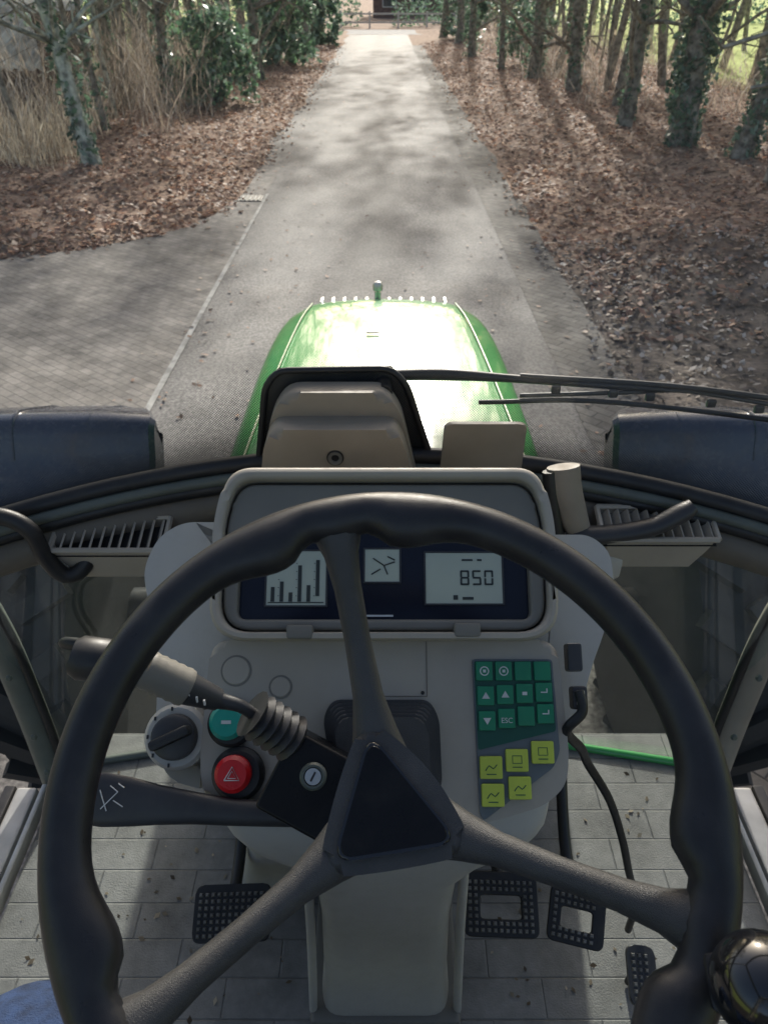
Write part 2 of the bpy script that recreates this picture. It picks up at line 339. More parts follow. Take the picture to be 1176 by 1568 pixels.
fx,fy=clus(((-11,-5.7),(11.2,18),50),.25,.3); stems('dry_grass',4600,fx,fy,1.0,tan,.012,.45)
fx,fy=clus(((-8.4,-5.5),(11.6,14.6),26),.28,.3); stems('tall_dry_grass',3200,fx,fy,.9,tan,.012,.5)
fx,fy=clus(((-9,-4.4),(13.8,32),60),.35,.4); stems('bramble_thicket',3800,fx,fy,2.3,brn,.011,.7,curl=.4)
fx,fy=clus(((4.8,11),(14.5,44),55),.4,.5); stems('roadside_scrub',2400,fx,fy,1.7,brn,.012,.8,curl=.45)

# trees ------------------------------------------------------------
greens=[(.11,.20,.12),(.14,.25,.15),(.065,.13,.08),(.19,.29,.20),(.28,.38,.31)]
def crownmesh(i,nc,m_):
    c=[]
    for k in range(nc):
        d=rdir(1)[0]; r=2.4*random.random()**.4; cc=np.array([d[0]*r,d[1]*r,d[2]*r*.9])
        c.append(cc+rng.normal(size=(m_,3))*np.array([.22,.42,.22]))
    c=np.concatenate(c); o=rquads('crown',c,.17,[(.16,.17,.09),(.20,.19,.11),(.13,.15,.08),(.26,.21,.13)],M_leaf); me=o.data; bpy.data.objects.remove(o); return me
crowns=[crownmesh(i,22,44) for i in range(3)]
def tree(x,y,r,h=7.5,ivy=0,birch=False,crown=True,lean=(0,0),ivyr=.10,over=1.2,cs=1.0,nm=None):
    e=empty('ivy_clad_tree' if ivy else ('birch_tree' if birch else 'tree'),(x,y,0)); m=M_barkb if birch else M_bark
    pts=[];rad=[]; k=9; ox=oy=0
    for i in range(k):
        t=i/(k-1); ox+=random.uniform(-.07,.07)+lean[0]*.12; oy+=random.uniform(-.07,.07)+lean[1]*.12
        pts.append((x+ox*(i>0),y+oy*(i>0),-.1+t*h)); rad.append(r*(1.35 if i==0 else 1-.65*t))
    q=cr([tuple(p)+(s,) for p,s in zip(pts,rad)],3)
    V,F=tubedata([a[:3] for a in q],[a[3] for a in q],10)
    pydata('trunk',V,F,m,e,smooth=80)
    V=[];F=[]; sx=-1 if x>0 else 1
    for j in range(15):
        t=random.uniform(.22,.95); b0=Vector(pts[int(t*(k-1))]); a=random.uniform(0,6.28); ln=random.uniform(1.2,3.0)*(1.15-t*.4)
        d=Vector((math.cos(a)+.5*sx*(t>.5),math.sin(a),random.uniform(.3,.9))).normalized(); ps=[b0]; 
        for s in range(4): d=(d+Vector([random.uniform(-.25,.25) for _ in range(3)])).normalized(); ps.append(ps[-1]+d*ln/4)
        r0=r*(1-.65*t)*.42; v,f=tubedata(ps,[r0*(1-.2*s) for s in range(5)],5); o=len(V); V+=v; F+=[tuple(q+o for q in ff) for ff in f]
        for s in range(5):
            b1=ps[random.randint(1,4)]; d2=(d+Vector([random.uniform(-.9,.9) for _ in range(3)])).normalized(); ps2=[b1,b1+d2*ln*.3,b1+d2*ln*.3+Vector([random.uniform(-.3,.3) for _ in range(3)])*ln*.6]
            v,f=tubedata(ps2,[r0*.35,r0*.25,r0*.1],4); o=len(V); V+=v; F+=[tuple(q+o for q in ff) for ff in f]
    pydata('limbs',V,F,m,e,smooth=80)
    if ivy:
        z=rng.uniform(0,1,ivy)**1.2*h*.55; a=rng.uniform(0,6.283,ivy); px=np.interp(z,[p[2] for p in pts],[p[0] for p in pts]); py=np.interp(z,[p[2] for p in pts],[p[1] for p in pts])
        ph=random.uniform(0,6); cl=.5+.5*np.sin(z*3.1+a*2+ph)+.3*np.sin(z*7-a*3+ph); keep=rng.uniform(0,1,ivy)<np.clip(cl+.3,0,1)
        rr=r*.9+rng.uniform(-.01,1,ivy)*ivyr*(.3+cl)
        c=np.stack([px+np.cos(a)*rr,py+np.sin(a)*rr,z],1)[keep]; rquads('ivy',c,.10,greens,M_gleaf,e)
    if crown:
        o=bpy.data.objects.new('crown',random.choice(crowns)); s_=cs*random.uniform(.85,1.2); link(o,e,T(pts[-2][0]+sx*over,pts[-2][1],h*.84)@RZ(random.choice((0,180))+random.uniform(-25,25))@Matrix.Diagonal((s_,s_,s_,1)))
    return e
tree(-4.6,12.8,.13,7.5,900,True,ivyr=.10,lean=(-.6,.2),over=.2)
tree(-4.9,19.2,.13,8,1300,over=1.8); tree(-5.4,16.0,.07,6.5,400); tree(-6.6,21,.15,8,1000); tree(-7.5,15.5,.09,7,300,True); tree(-6.0,13.8,.05,5.5,0); tree(-5.8,17.9,.06,6,0,True)
tree(5.15,14.2,.22,8.5,4000,ivyr=.15,over=1.6,cs=1.1); tree(5.85,13.4,.15,8,1900,ivyr=.12,lean=(.5,0)); tree(4.9,17.0,.15,8,700,ivyr=.08,over=1.8); tree(5.1,22.8,.18,8.5,900,ivyr=.10,over=2)
tree(4.6,26.2,.2,8,1200,ivyr=.14,over=2); tree(3.9,28.5,.10,8,400,over=1.8); tree(3.6,35.5,.16,8,1300,ivyr=.25,over=1.8); tree(6.6,18.8,.16,8,900); tree(7.4,14.2,.12,7,0,True); tree(6.1,21.5,.09,7,0,lean=(.8,0)); tree(6.9,24,.1,7,0,True); tree(8,17,.13,7,500,lean=(-.7,0))
tree(-3.9,26.5,.16,8,1400,over=2); tree(-3.5,38,.2,8,1300,over=1.8); tree(-3.2,45,.2,8,1200,over=1.5); tree(3.7,43,.2,8,900,over=1.8); tree(3.3,49,.2,8,900)
tree(6.4,8.3,.2,8,400,over=1.2); tree(-6.8,10.4,.16,8,400,over=1.2)
tree(-5.2,-6.2,.28,8,500); tree(4.8,-6,.25,8,500)
V,F=tubedata([(5.62,11.2,-.05),(5.6,11.2,.15),(5.62,11.22,.62)],[.34,.25,.22],12); pydata('tree_stump',V,F,M_bark,smooth=60)
def bush(x,y,r,h,n,pal,s=.16):
    e=empty('rhododendron_bush',(x,y,0)); c=[]
    for k in range(int(n/50)):
        a=random.uniform(0,6.28); t=random.random(); rr=r*math.sqrt(random.random())*(1-.35*t*t); cc=np.array([x+math.cos(a)*rr,y+math.sin(a)*rr,.15+t*h]); c.append(cc+rng.normal(size=(50,3))*.15)
    c=np.concatenate(c); c=c[c[:,2]>.02]; rquads('foliage',c,s,pal,M_gleaf,e)
    for i in range(7):
        a=random.uniform(0,6.28); tube('stem_%d'%i,[(x,y,0),(x+.3*r*math.cos(a),y+.3*r*math.sin(a),h*.4),(x+.7*r*math.cos(a),y+.7*r*math.sin(a),h*.8)],[.03,.02,.01],M_bark,e,n=5,sub=3)
lg=greens+[(.24,.44,.22),(.36,.55,.38)]
bush(-4.2,21.0,1.05,1.9,3000,lg); bush(-3.9,31.5,1.6,3.2,4500,lg,.2); bush(-7.0,25,1.5,2.6,2200,lg); bush(5.0,31,1.1,2.0,1600,greens); bush(-3.4,44,1.4,2.6,2000,greens,.25); bush(4.4,47,1.2,2.4,1300,greens,.25); bush(-7.4,19.5,.9,1.6,1000,lg)
cs=[]
for k in range(230):
    side=random.choice([-1,1]); x=side*(7.0+abs(random.gauss(0,6))); y=random.uniform(22,66)
    if side>0 and x>7.5 and y<50 and random.random()<.85: continue
    cs.append(np.array([x,y,random.uniform(.3,7)])+rng.normal(size=(70,3))*np.array([.9,.9,.8]))
cs=np.concatenate(cs); cs=cs[(cs[:,2]>.02)]
rquads('distant_woodland',cs,.22,[(.24,.31,.17),(.50,.44,.32),(.30,.37,.21),(.58,.51,.39),(.14,.20,.11)],M_leaf)
V=[];F=[]
for k in range(200):
    side=random.choice([-1,1]); x=side*(5.2+abs(random.gauss(0,5))); y=random.uniform(15,66); r=random.uniform(.02,.13); l=random.uniform(-1.4,1.4)
    v,f=tubedata([(x,y,-.1),(x+l*.2+random.uniform(-.15,.15),y,1.6),(x+l*.5,y,4),(x+l,y,8)],[r*1.2,r,r*.8,r*.4],6); o=len(V); V+=v; F+=[tuple(q+o for q in ff) for ff in f]
pydata('distant_tree_trunks',V,F,M_bark,smooth=80)

sh=empty('shed',(-9.5,18,0))
box('walls',(-10,18.6,.6),(6,2.6,1.2),M_wood,sh,bev=0)
V=[];F=[];n=240
for i in range(n+1):
    x=-13.2+6.5*i/n; dz=.035*math.sin(i*.785)
    V+= [(x,17.0,1.16+dz),(x,20.2,2.25+dz),(x,17.0,1.14+dz-.02)]
for i in range(n): F+=[(3*i,3*i+3,3*i+4,3*i+1),(3*i,3*i+3,3*i+5,3*i+2)]
pydata('corrugated_roof',V,F,mat('fibre_cement',(.60,.57,.48),.9,var=.35,scale=2,detail=8),sh,smooth=80)
box('gable_board',(-6.75,18.6,1.6),(.06,3.0,.9),M_wood,sh,bev=0)
box('fascia',(-10,16.97,1.05),(6.4,.05,.12),M_wood,sh,bev=0)
hs_=empty('brick_house',(4,82,0))
box('walls',(5.5,86,1.6),(13,8,3.2),M_brick,hs_,bev=0)
V=[(-1.4,81.4,3.1),(12.4,81.4,3.1),(12.4,90.6,3.1),(-1.4,90.6,3.1),(-1.4,86,7),(12.4,86,7)]
pydata('roof',V,[(0,1,5,4),(2,3,4,5),(0,4,3),(1,2,5)],M_roof,hs_,smooth=20)
for i,x in enumerate((.5,3.2,7.2,10)):
    box('window_frame_%d'%i,(x,81.97,1.5),(1.3,.06,1.4),M_cream,hs_,bev=0); box('window_%d'%i,(x,81.93,1.5),(1.1,.04,1.2),M_win,hs_,bev=0)
box('door',(5.3,81.96,1.05),(1,.08,2.1),M_wood,hs_,bev=0)
fe=empty('garden_fence',(0,62,0)); M_fp=mat('fence_paint',(.55,.55,.52),.8)
for i in range(8): box('post_%d'%i,(-7+i*2,62,.5),(.12,.12,1.0),M_fp,fe,bev=0)
for z in (.35,.85): box('rail_%d'%int(z*100),(0,62.08,z),(14.2,.04,.1),M_fp,fe,bev=0)
ck=rng.uniform([-40,64,0],[40,65.5,1.6],(9000,3)); ck=ck[(ck[:,0]<-1.6)|(ck[:,0]>.6)]; rquads('hedge',ck,.25,greens,M_leaf)

# ================================================================ TRACTOR
tr=empty('tractor',(0,1.5,1.2))
def bsec(y,zt,hw,cr_=.25,drop=0):
    half=[(0,zt+.018),(cr_*.5,zt+.014),(cr_,zt+.002),(cr_+.004,zt-.004),(hw-.035,zt-.03),(hw-.008,zt-.065),(hw,zt-.11),(hw+.012,zt-.35),(hw+.012,.95)]
    r=[(x,y,z) for x,z in half]; l=[(-x,y,z) for x,z in half[1:]][::-1]; return l+r
secs=[bsec(1.01,1.735,.345,.285),bsec(1.35,1.725,.35,.28),bsec(1.8,1.71,.352,.262),bsec(2.1,1.697,.345,.245),bsec(2.28,1.680,.328,.225),bsec(2.36,1.655,.312,.212),bsec(2.42,1.60,.30,.205),bsec(2.50,1.42,.29,.2),bsec(2.56,1.15,.285,.2),bsec(2.56,.9,.28,.2)]
bo=loft('bonnet',secs,M_green,tr,closed=False,smooth=28)
sd=bo.modifiers.new('sub','SUBSURF'); sd.levels=1; sd.render_levels=2
for s in (-1,1): tube('bonnet_crease_highlight_%d'%s,[(s*.283,1.05,1.737),(s*.279,1.35,1.727),(s*.262,1.8,1.712),(s*.244,2.1,1.699),(s*.225,2.28,1.682)],.0026,M_crease_hl,tr,n=6)  # thin pale strips imitate the light catching along the bonnet creases
for i in range(12): box('bonnet_front_vent_%d'%i,(-.2+i*.036,2.335,1.668),(.012,.05,.014),M_alu,tr,bev=.003)
tube('bonnet_mascot_post',[(-.02,2.34,1.66),(-.02,2.34,1.70)],.010,M_metal,tr,sub=1); lathe('bonnet_mascot',[(.0,.0),(.015,.004),(.016,.02),(.010,.03),(0,.034)],M_metal,tr,T(-.02,2.34,1.70))
box('bonnet_badge',(-.03,1.93,1.727),(.035,.008,.004),M_dark,tr,bev=.001)
box('chassis',(0,1.6,.75),(.5,2.4,.5),M_dark,tr)
fprof=[(2.74,.70),(2.70,.90),(2.58,1.06),(2.38,1.24),(2.16,1.375),(1.98,1.455),(1.93,1.470),(1.89,1.45),(1.85,1.36),(1.76,1.26),(1.66,1.17)]
for s in (-1,1):
    x1=1.25; secs=[]; fp=rpoly(fprof,.03,2)[3:-3]
    for i,(cy_,cz_) in enumerate(fp):
        x0=.672+max(0,cy_-1.93)*.38
        a=fp[max(i-1,0)]; b_=fp[min(i+1,len(fp)-1)]; t=Vector((b_[0]-a[0],b_[1]-a[1])).normalized(); nv=Vector((t.y,-t.x)); nv=nv if nv.dot(Vector((cy_-2.02,cz_-.62)))>0 else -nv
        prof=[(x0,-.10),(x0,-.014),(x0+.014,0),(x0+.15,.010),(x1-.05,.004),(x1,-.02),(x1,-.06),(x1-.03,-.04),(x0+.03,-.02),(x0+.012,-.10)]
        secs.append([(s*px,cy_+nv.x*pz,cz_+nv.y*pz) for px,pz in prof])
    loft('mudguard_%d'%s,secs,M_fender,tr,smooth=25)
    for k,xx in enumerate((.86,1.08)): tube('mudguard_rib_%d_%d'%(s,k),[(s*xx,p[0],p[1]+.006) for p in fp[8:-4]],.006,M_fender,tr,n=6,sub=1)
    Mw=T(s*1.06,2.02,.62)@Matrix.Rotation(math.radians(90),4,'Y')
    lathe('front_tyre_%d'%s,[(.3,-.14),(.45,-.16),(.53,-.16),(.58,-.13),(.59,0),(.58,.13),(.53,.16),(.45,.16),(.3,.14)],M_tyre,tr,Mw,48)
    lathe('front_hub_%d'%s,[(.05,-.1),(.3,-.12),(.31,.12),(.05,.1)],M_alu,tr,Mw)
    tube('front_axle_%d'%s,[(0,2.02,.62),(s*1.0,2.02,.62)],.08,M_dark,tr,sub=1)
    V=[];F=[]
    for k in range(40):
        a=2*math.pi*k/40; d=1 if k%2 else -1
        R=Mw@Matrix.Rotation(a,4,'Z')@T(.60,0,d*.07)@Matrix.Rotation(math.radians(35*d),4,'X')
        o=len(V); V+=[R@Vector((x*.022,y*.03,z*.08)) for x in(-1,1) for y in(-1,1) for z in(-1,1)]
        F+=[tuple(o+q for q in f) for f in((0,1,3,2),(4,6,7,5),(0,4,5,1),(2,3,7,6),(0,2,6,4),(1,5,7,3))]
    pydata('front_tyre_lugs_%d'%s,V,F,M_tyre,tr,smooth=20)
def wsy(x,z): return .985-.30*x*x-(z-1.93)*.05
def zb(x): return 1.915-.15*x*x
xs=np.linspace(-.70,.70,29); zsn=12
V=[];F=[]
for j in range(zsn+1):
    for x in xs:
        z=zb(x)-.01+(2.98-zb(x))*j/zsn; V.append((x,wsy(x,z),z))
for j in range(zsn):
    for i in range(28): F.append((j*29+i,j*29+i+1,(j+1)*29+i+1,(j+1)*29+i))
pydata('windscreen',V,F,M_glass,tr,smooth=80)
def along(dy,dz,xa=-.7,xb=.7,n=15): return [(x,wsy(x,1.93)+dy,zb(x)+dz) for x in np.linspace(xa,xb,n)]
tube('windscreen_seal',along(-.006,-.006),.014,M_rubber,tr,n=10,sub=2)
tube('windscreen_seal_inner',along(-.02,-.034),.011,M_rubber,tr,n=8,sub=2)
tube('sill_trim',along(-.022,-.020),.009,M_frame,tr,n=10,sub=2)
tube('sill_beam',along(-.01,-.070),.030,M_sill,tr,n=14,sub=2)
for s in (-1,1):
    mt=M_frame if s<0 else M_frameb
    pl=[(s*.615,.84,1.24),(s*.64,.885,1.45),(s*.662,.905,1.65),(s*.695,.87,1.95),(s*.72,.84,2.4),(s*.70,.80,2.95)]
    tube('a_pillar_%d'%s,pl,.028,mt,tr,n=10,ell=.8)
    tube('a_pillar_seal_%d'%s,[(p[0]-s*.03,p[1]-.012,p[2]) for p in pl],.008,M_rubber,tr,n=8)
    for k,(z,y,x) in enumerate(((1.42,.855,.628),(1.55,.875,.642),(1.34,.84,.62))):
        lathe('pillar_bolt_%d_%d'%(s,k),[(.006,0),(.006,.003),(.004,.005),(0,.005)],M_frame,tr,T(s*(x-.012),y-.024,z)@Matrix.Rotation(math.radians(70),4,'X'),12)
    tube('rear_pillar_%d'%s,[(s*.70,-.75,1.25),(s*.74,-.8,2.0),(s*.70,-.75,2.95)],.035,M_frame,tr,n=8)
    tube('roof_rail_%d'%s,[(s*.70,.80,2.96),(s*.72,0,3.0),(s*.70,-.75,2.96)],.045,M_frame,tr,n=8)
    box('door_sill_%d'%s,(s*.66,.1,1.275),(.04,1.44,.03),M_alu,tr,bev=.006); box('door_sill_inner_%d'%s,(s*.625,.1,1.285),(.010,1.44,.03),M_alu,tr)
    box('door_sill_seal_%d'%s,(s*.69,.1,1.27),(.02,1.44,.05),M_rubber,tr)
    xa,xb=(.33,.63)
    pydata('lower_front_window_%d'%s,[(s*xa,.93,1.26),(s*xb,.875,1.26),(s*(xb+.03),.885,1.80),(s*xa,.945,1.83)],[(0,1,2,3)],M_glass2,tr)
    tube('lower_window_frame_%d'%s,[(s*.31,.925,1.285),(s*.62,.865,1.285)],.008,M_green if s>0 else M_frame,tr,sub=1)
    tube('lower_window_post_%d'%s,[(s*.325,.93,1.27),(s*.325,.94,1.82)],.012,M_frame,tr,sub=1)
    pydata('door_glass_%d'%s,[(s*.70,.80,1.30),(s*.70,-.72,1.30),(s*.74,-.76,2.9),(s*.74,.76,2.9)],[(0,1,2,3)],M_glass3,tr)
tube('roof_front_beam',[(-.70,.80,2.96),(0,.93,2.98),(.70,.80,2.96)],.045,M_frame,tr,n=8)
tube('roof_rear_beam',[(-.70,-.75,2.96),(0,-.78,2.98),(.70,-.75,2.96)],.045,M_frame,tr,n=8)
box('lower_bulkhead',(0.0,.955,1.50),(.66,.02,.62),M_motor,tr)
# wiper
wi=empty('windscreen_wiper',(.3,1.0,2.03)); wz=-.016
def wp(x,z,d=.022): return (x,wsy(x,z)+d,z+wz)
tube('arm',[wp(.0,2.045,.03),wp(.09,2.045,.035),wp(.2,2.042,.035),wp(.4,2.045,.03)],[.008,.009,.006,.005],M_rubber,wi)
tube('arm_rod',[wp(.2,2.047,.035),wp(.45,2.052,.03),wp(.76,2.05,.03)],.0045,M_rubber,wi,n=8)
tube('blade',[wp(.14,2.012,.012),wp(.35,2.026,.012),wp(.78,2.036,.012)],.0038,M_rubber,wi,n=8)
tube('blade_bridge',[wp(.2,2.022,.02),wp(.35,2.036,.028),wp(.42,2.046,.03),wp(.5,2.044,.028),wp(.75,2.04,.02)],.0035,M_dark,wi,n=8)
for k,x in enumerate((.25,.33,.38,.46,.52,.6)): box('clip_%d'%k,wp(x,2.036,.02),(.014,.008,.012),M_dark,wi)
tube('pivot',[wp(.0,2.045,-.03),wp(.0,2.045,.04)],.012,M_rubber,wi,sub=1)
mc=empty('wiper_motor_cover',(-.06,.9,1.98))
Mxz=Matrix(((1,0,0,0),(0,0,-1,.960),(0,1,0,0),(0,0,0,1)))
extr('cover_upper',rpoly([(-.187,1.86),(-.160,2.005),(-.135,2.042),(.002,2.042),(.024,2.01),(.058,1.86)],.02,4),0,.035,M_motor,mc,Mxz,.012,4)
extr('cover_front',rpoly([(-.187,1.86),(-.166,1.982),(-.15,2.006),(.015,2.006),(.028,1.982),(.058,1.86)],.018,4),.03,.075,M_motor,mc,Mxz,.014,4)
lathe('screw',[(.010,0),(.010,.003),(.006,.003),(.005,.0),(0,0)],M_metal,mc,Mxz@T(-.068,1.962,.075)); lathe('screw_recess',[(.012,.0),(.012,.0015),(0,.0015)],M_rubber,mc,Mxz@T(-.068,1.962,.0745))
V=[(-.196,1.88),(-.170,2.032),(-.150,2.056),(.010,2.056),(.032,2.032),(.080,1.88)]
tube('rubber_seal',[(x,wsy(x,z)-.006,z) for x,z in rpoly(V,.03,3)[2:-2]],.005,M_rubber,mc,n=8,sub=1)
pydata('seal_backing',[(x,wsy(x,z)+.004,z) for x,z in V],[tuple(range(6))],M_rubber,mc)
extr('holder_plate',rpoly([(-.059,-.048),(.061,-.048),(.059,.040),(.05,.044),(-.05,.044),(-.057,.038)],.008,4),-.003,.003,M_motor,None,Matrix(((1,0,0,.142),(0,-.14,-.99,.925),(0,.99,-.14,1.955),(0,0,0,1))),.002,2)

# floor ---------------------------------------------------------------
M_floor=mat('rubber_mat',(.17,.175,.18),.6,var=.1,scale=8,bump=0); N,L=nodes(M_floor); b=N['Principled BSDF']; tc=N['Texture Coordinate']
br=N.new('ShaderNodeTexBrick'); br.inputs['Scale'].default_value=5.4; br.inputs['Mortar Size'].default_value=.009; br.inputs['Mortar Smooth'].default_value=.9; br.inputs['Brick Width'].default_value=.85; br.inputs['Row Height'].default_value=.30
br.inputs['Color1'].default_value=(.205,.20,.19,1); br.inputs['Color2'].default_value=(.195,.19,.18,1); br.inputs['Mortar'].default_value=(.175,.172,.165,1); L.new(tc.outputs['Object'],br.inputs[0])
no=N.new('ShaderNodeTexNoise'); no.inputs['Scale'].default_value=9; no.inputs['Detail'].default_value=12; no.inputs['Roughness'].default_value=.7; L.new(tc.outputs['Object'],no.inputs[0])
mp=N.new('ShaderNodeMapRange'); mp.inputs[1].default_value=.3; mp.inputs[2].default_value=.7; mp.inputs[3].default_value=.5; mp.inputs[4].default_value=1.45; L.new(no.outputs['Fac'],mp.inputs[0])
vm=N.new('ShaderNodeVectorMath'); vm.operation='MULTIPLY'; L.new(br.outputs['Color'],vm.inputs[0]); L.new(mp.outputs[0],vm.inputs[1]); L.new(vm.outputs[0],b.inputs['Base Color'])
bp=N.new('ShaderNodeBump'); bp.inputs['Strength'].default_value=.65; bp.inputs['Distance'].default_value=.005; bp.invert=True; L.new(br.outputs['Fac'],bp.inputs['Height'])
bp2=N.new('ShaderNodeBump'); bp2.inputs['Strength'].default_value=.4; bp2.inputs['Distance'].default_value=.002; n4=N.new('ShaderNodeTexNoise'); n4.inputs['Scale'].default_value=350; L.new(tc.outputs['Object'],n4.inputs[0]); L.new(n4.outputs['Fac'],bp2.inputs['Height']); L.new(bp.outputs[0],bp2.inputs['Normal']); L.new(bp2.outputs[0],b.inputs['Normal'])
box('floor_mat',(0,.12,1.265),(1.23,1.66,.03),M_floor,None,bev=.006)
cg=np.stack([rng.uniform(-.58,.58,320),rng.uniform(.2,.86,320),np.full(320,1.282)],1); rquads('floor_crumbs',cg,.009,[(.25,.2,.14),(.12,.09,.06),(.4,.34,.25)],M_leaf,flat=2)

# ================================================================ DASHBOARD
PM=frame((0,.573,1.9255),41); da=empty('dashboard',(0,.57,1.92))
hood=[(-.187,-.005),(-.186,.13),(-.172,.186),(.172,.186),(.186,.13),(.187,-.005)]
def ring(name,outer,inner,z0,z1,m,parent,M,bev=.004):
    n=len(outer); bm=bmesh.new()
    A=[bm.verts.new((*p,z0)) for p in outer]; B=[bm.verts.new((*p,z1)) for p in outer]; C=[bm.verts.new((*p,z1)) for p in inner]; D=[bm.verts.new((*p,z0)) for p in inner]
    for i in range(n):
        j=(i+1)%n; bm.faces.new((A[i],A[j],B[j],B[i])); bm.faces.new((B[i],B[j],C[j],C[i])); bm.faces.new((C[i],C[j],D[j],D[i]))
    if bev:
        es=[e for e in bm.edges if (e.verts[0] in B and e.verts[1] in B) or (e.verts[0] in C and e.verts[1] in C)]
        bmesh.ops.bevel(bm,geom=es,offset=bev,segments=3,profile=.5,affect='EDGES')
    return from_bm(name,bm,m,parent,M)
ho=rpoly(hood,.042,8); hi=rpoly([(-.176,.004),(-.176,.128),(-.163,.172),(.163,.172),(.176,.128),(.176,.004)],.035,8)
ring('cluster_hood',ho,hi,-.12,.022,M_beige,da,PM,.007)
extr('cluster_back',rpoly(hood,.04,8),-.12,-.03,M_beige2,da,PM)
b1=rpoly([(-.174,.006),(-.174,.126),(-.161,.169),(.161,.169),(.174,.126),(.174,.006)],.033,8); b2=rpoly([(-.158,.018),(-.158,.112),(-.146,.118),(.146,.118),(.158,.112),(.158,.018)],.01,8)
ring('cluster_bezel',b1,b2,-.03,.010,M_beige2,da,PM,.004)
extr('screen_surround',[(-.16,.015),(-.16,.155),(.16,.155),(.16,.015)],-.03,-.002,M_scr,da,PM)
def pbox(name,x0,y0,x1,y1,z,t,m,bev=.001,par=None): return box(name,((x0+x1)/2,(y0+y1)/2,z+t/2),(abs(x1-x0),abs(y1-y0),t),m,par or da,PM,bev=bev)
pbox('lcd_left',-.129,.034,-.064,.094,-.0015,.0012,M_lcd,0); pbox('lcd_centre',-.021,.060,.017,.096,-.0015,.0012,M_lcd,0); pbox('lcd_right',.046,.036,.130,.092,-.0015,.0012,M_lcd,0)
for nm,(x0,y0,x1,y1) in (('l',(-.131,.032,-.062,.096)),('c',(-.023,.058,.019,.098)),('r',(.044,.034,.132,.094))):
    ring('lcd_frame_'+nm,[(x0,y0),(x1,y0),(x1,y1),(x0,y1)],[(x0+.002,y0+.002),(x1-.002,y0+.002),(x1-.002,y1-.002),(x0+.002,y1-.002)],-.002,.0006,M_dark,da,PM,.0004)
for i,(h0,h) in enumerate(((.0,.016),(.0,.022),(.0,.010),(.0,.040),(.0,.018),(.006,.046))): pbox('lcd_bar_%d'%i,-.124+i*.0098,.038+h0,-.1200+i*.0098,.038+h,-.0002,.0006,M_lcdk,0)
pbox('lcd_baseline',-.127,.0365,-.066,.0375,-.0002,.0005,M_lcdk,0)
for i in range(5):
    for k in range(3): pbox('lcd_scale_%d_%d'%(i,k),-.1165+k*.0196,.044+i*.009,-.1150+k*.0196,.0446+i*.009,-.0002,.0005,M_lcdk,0)
pbox('lcd_tick_1',.086,.083,.098,.085,-.0002,.0005,M_lcdk,0); pbox('lcd_tick_2',.103,.083,.108,.085,-.0002,.0005,M_lcdk,0)
def seg7(ch,x,y,w,h,par,pref):
    S={'8':'abcdefg','5':'acdfg','0':'abcdef'}[ch]; t=w*.2; g=t*.35
    R={'a':(x+g,y+h-t,x+w-g,y+h),'g':(x+g,y+h/2-t/2,x+w-g,y+h/2+t/2),'d':(x+g,y,x+w-g,y+t),'f':(x,y+h/2+g,x+t,y+h-g),'b':(x+w-t,y+h/2+g,x+w,y+h-g),'e':(x,y+g,x+t,y+h/2-g),'c':(x+w-t,y+g,x+w,y+h/2-g)}
    for k in S: pbox('digit_%s_%s'%(pref,k),*R[k],-.0002,.0006,M_lcdk,0,par)
for i,ch in enumerate('850'): seg7(ch,.084+i*.0132,.056,.0098,.0165,da,'%d'%i)
pbox('lcd_icon_1',.076,.040,.081,.045,-.0002,.0005,M_lcdk,0); pbox('lcd_icon_2',.086,.040,.098,.043,-.0002,.0005,M_lcdk,0)
for i,(a,b_) in enumerate((((-.012,.086),(.0,.078)),((.0,.078),(.012,.082)),((.0,.078),(.004,.068)),((-.014,.068),(-.004,.074)),((.004,.088),(.012,.084)))):
    tube('icon_line_%d'%i,[(a[0],a[1],.0),(b_[0],b_[1],.0)],.0008,M_lcdk,da,PM,n=5,sub=1)
pbox('label_strip',-.025,.0215,.01,.0235,.0,.0006,M_white,0)
lp=[(-.187,-.003),(.187,-.003),(.193,-.12),(.189,-.152),(.165,-.172),(.10,-.190),(-.15,-.190),(-.184,-.172),(-.192,-.13)]
extr('control_panel',rpoly(lp,.02,5),-.05,0,M_beige,da,PM,.008,4)
for nm,x,y in(('clip_left',-.089,.004),('clip_right',.088,.006)): pbox(nm,x-.014,y-.008,x+.014,y+.007,.0,.024,M_beige2,.003)
def disc(name,x,y,r,h,m,par=None,rim=.002,z=0): return lathe(name,[(r,0),(r,h-rim),(r-rim,h),(0,h)],m,par or da,PM@T(x,y,z))
for i,(x,y,r) in enumerate(((-.158,-.036,.0165),(-.110,-.053,.0125))):
    disc('blank_groove_%d'%i,x,y,r,.0006,M_beige2,rim=.0002); disc('blank_cap_%d'%i,x,y,r-.0008,.0014,M_beige)
ring('compartment_outline',[(-.018,-.004),(.046,-.004),(.046,-.063),(-.018,-.063)],[(-.0172,-.0048),(.0452,-.0048),(.0452,-.0622),(-.0172,-.0622)],0,.0006,M_sill,da,PM,0)
disc('compartment_pin',.041,-.059,.002,.0015,M_rubber,rim=.0005)
bb=rpoly([(-.055,-.066),(.048,-.066),(.058,-.085),(.060,-.16),(-.05,-.16),(-.064,-.085)],.015)
for i in range(6):
    s_=1-i*.045; extr('column_boot_rib_%d'%i,[(p[0]*s_,-.14+(p[1]+.14)*s_) for p in bb],.001+i*.007,.0055+i*.007,M_spoke,da,PM,.002,2); 
extr('column_boot_core',[(p[0]*.74,-.14+(p[1]+.14)*.74) for p in bb],0,.04,M_rubber,da,PM)
kp=empty('keypad',(.14,.5,1.86))
extr('keypad_base',rpoly([(.094,-.024),(.180,-.024),(.183,-.118),(.176,-.134),(.102,-.186),(.098,-.18)],.004,3),0,.0022,M_kfac,kp,PM,.0008,2)
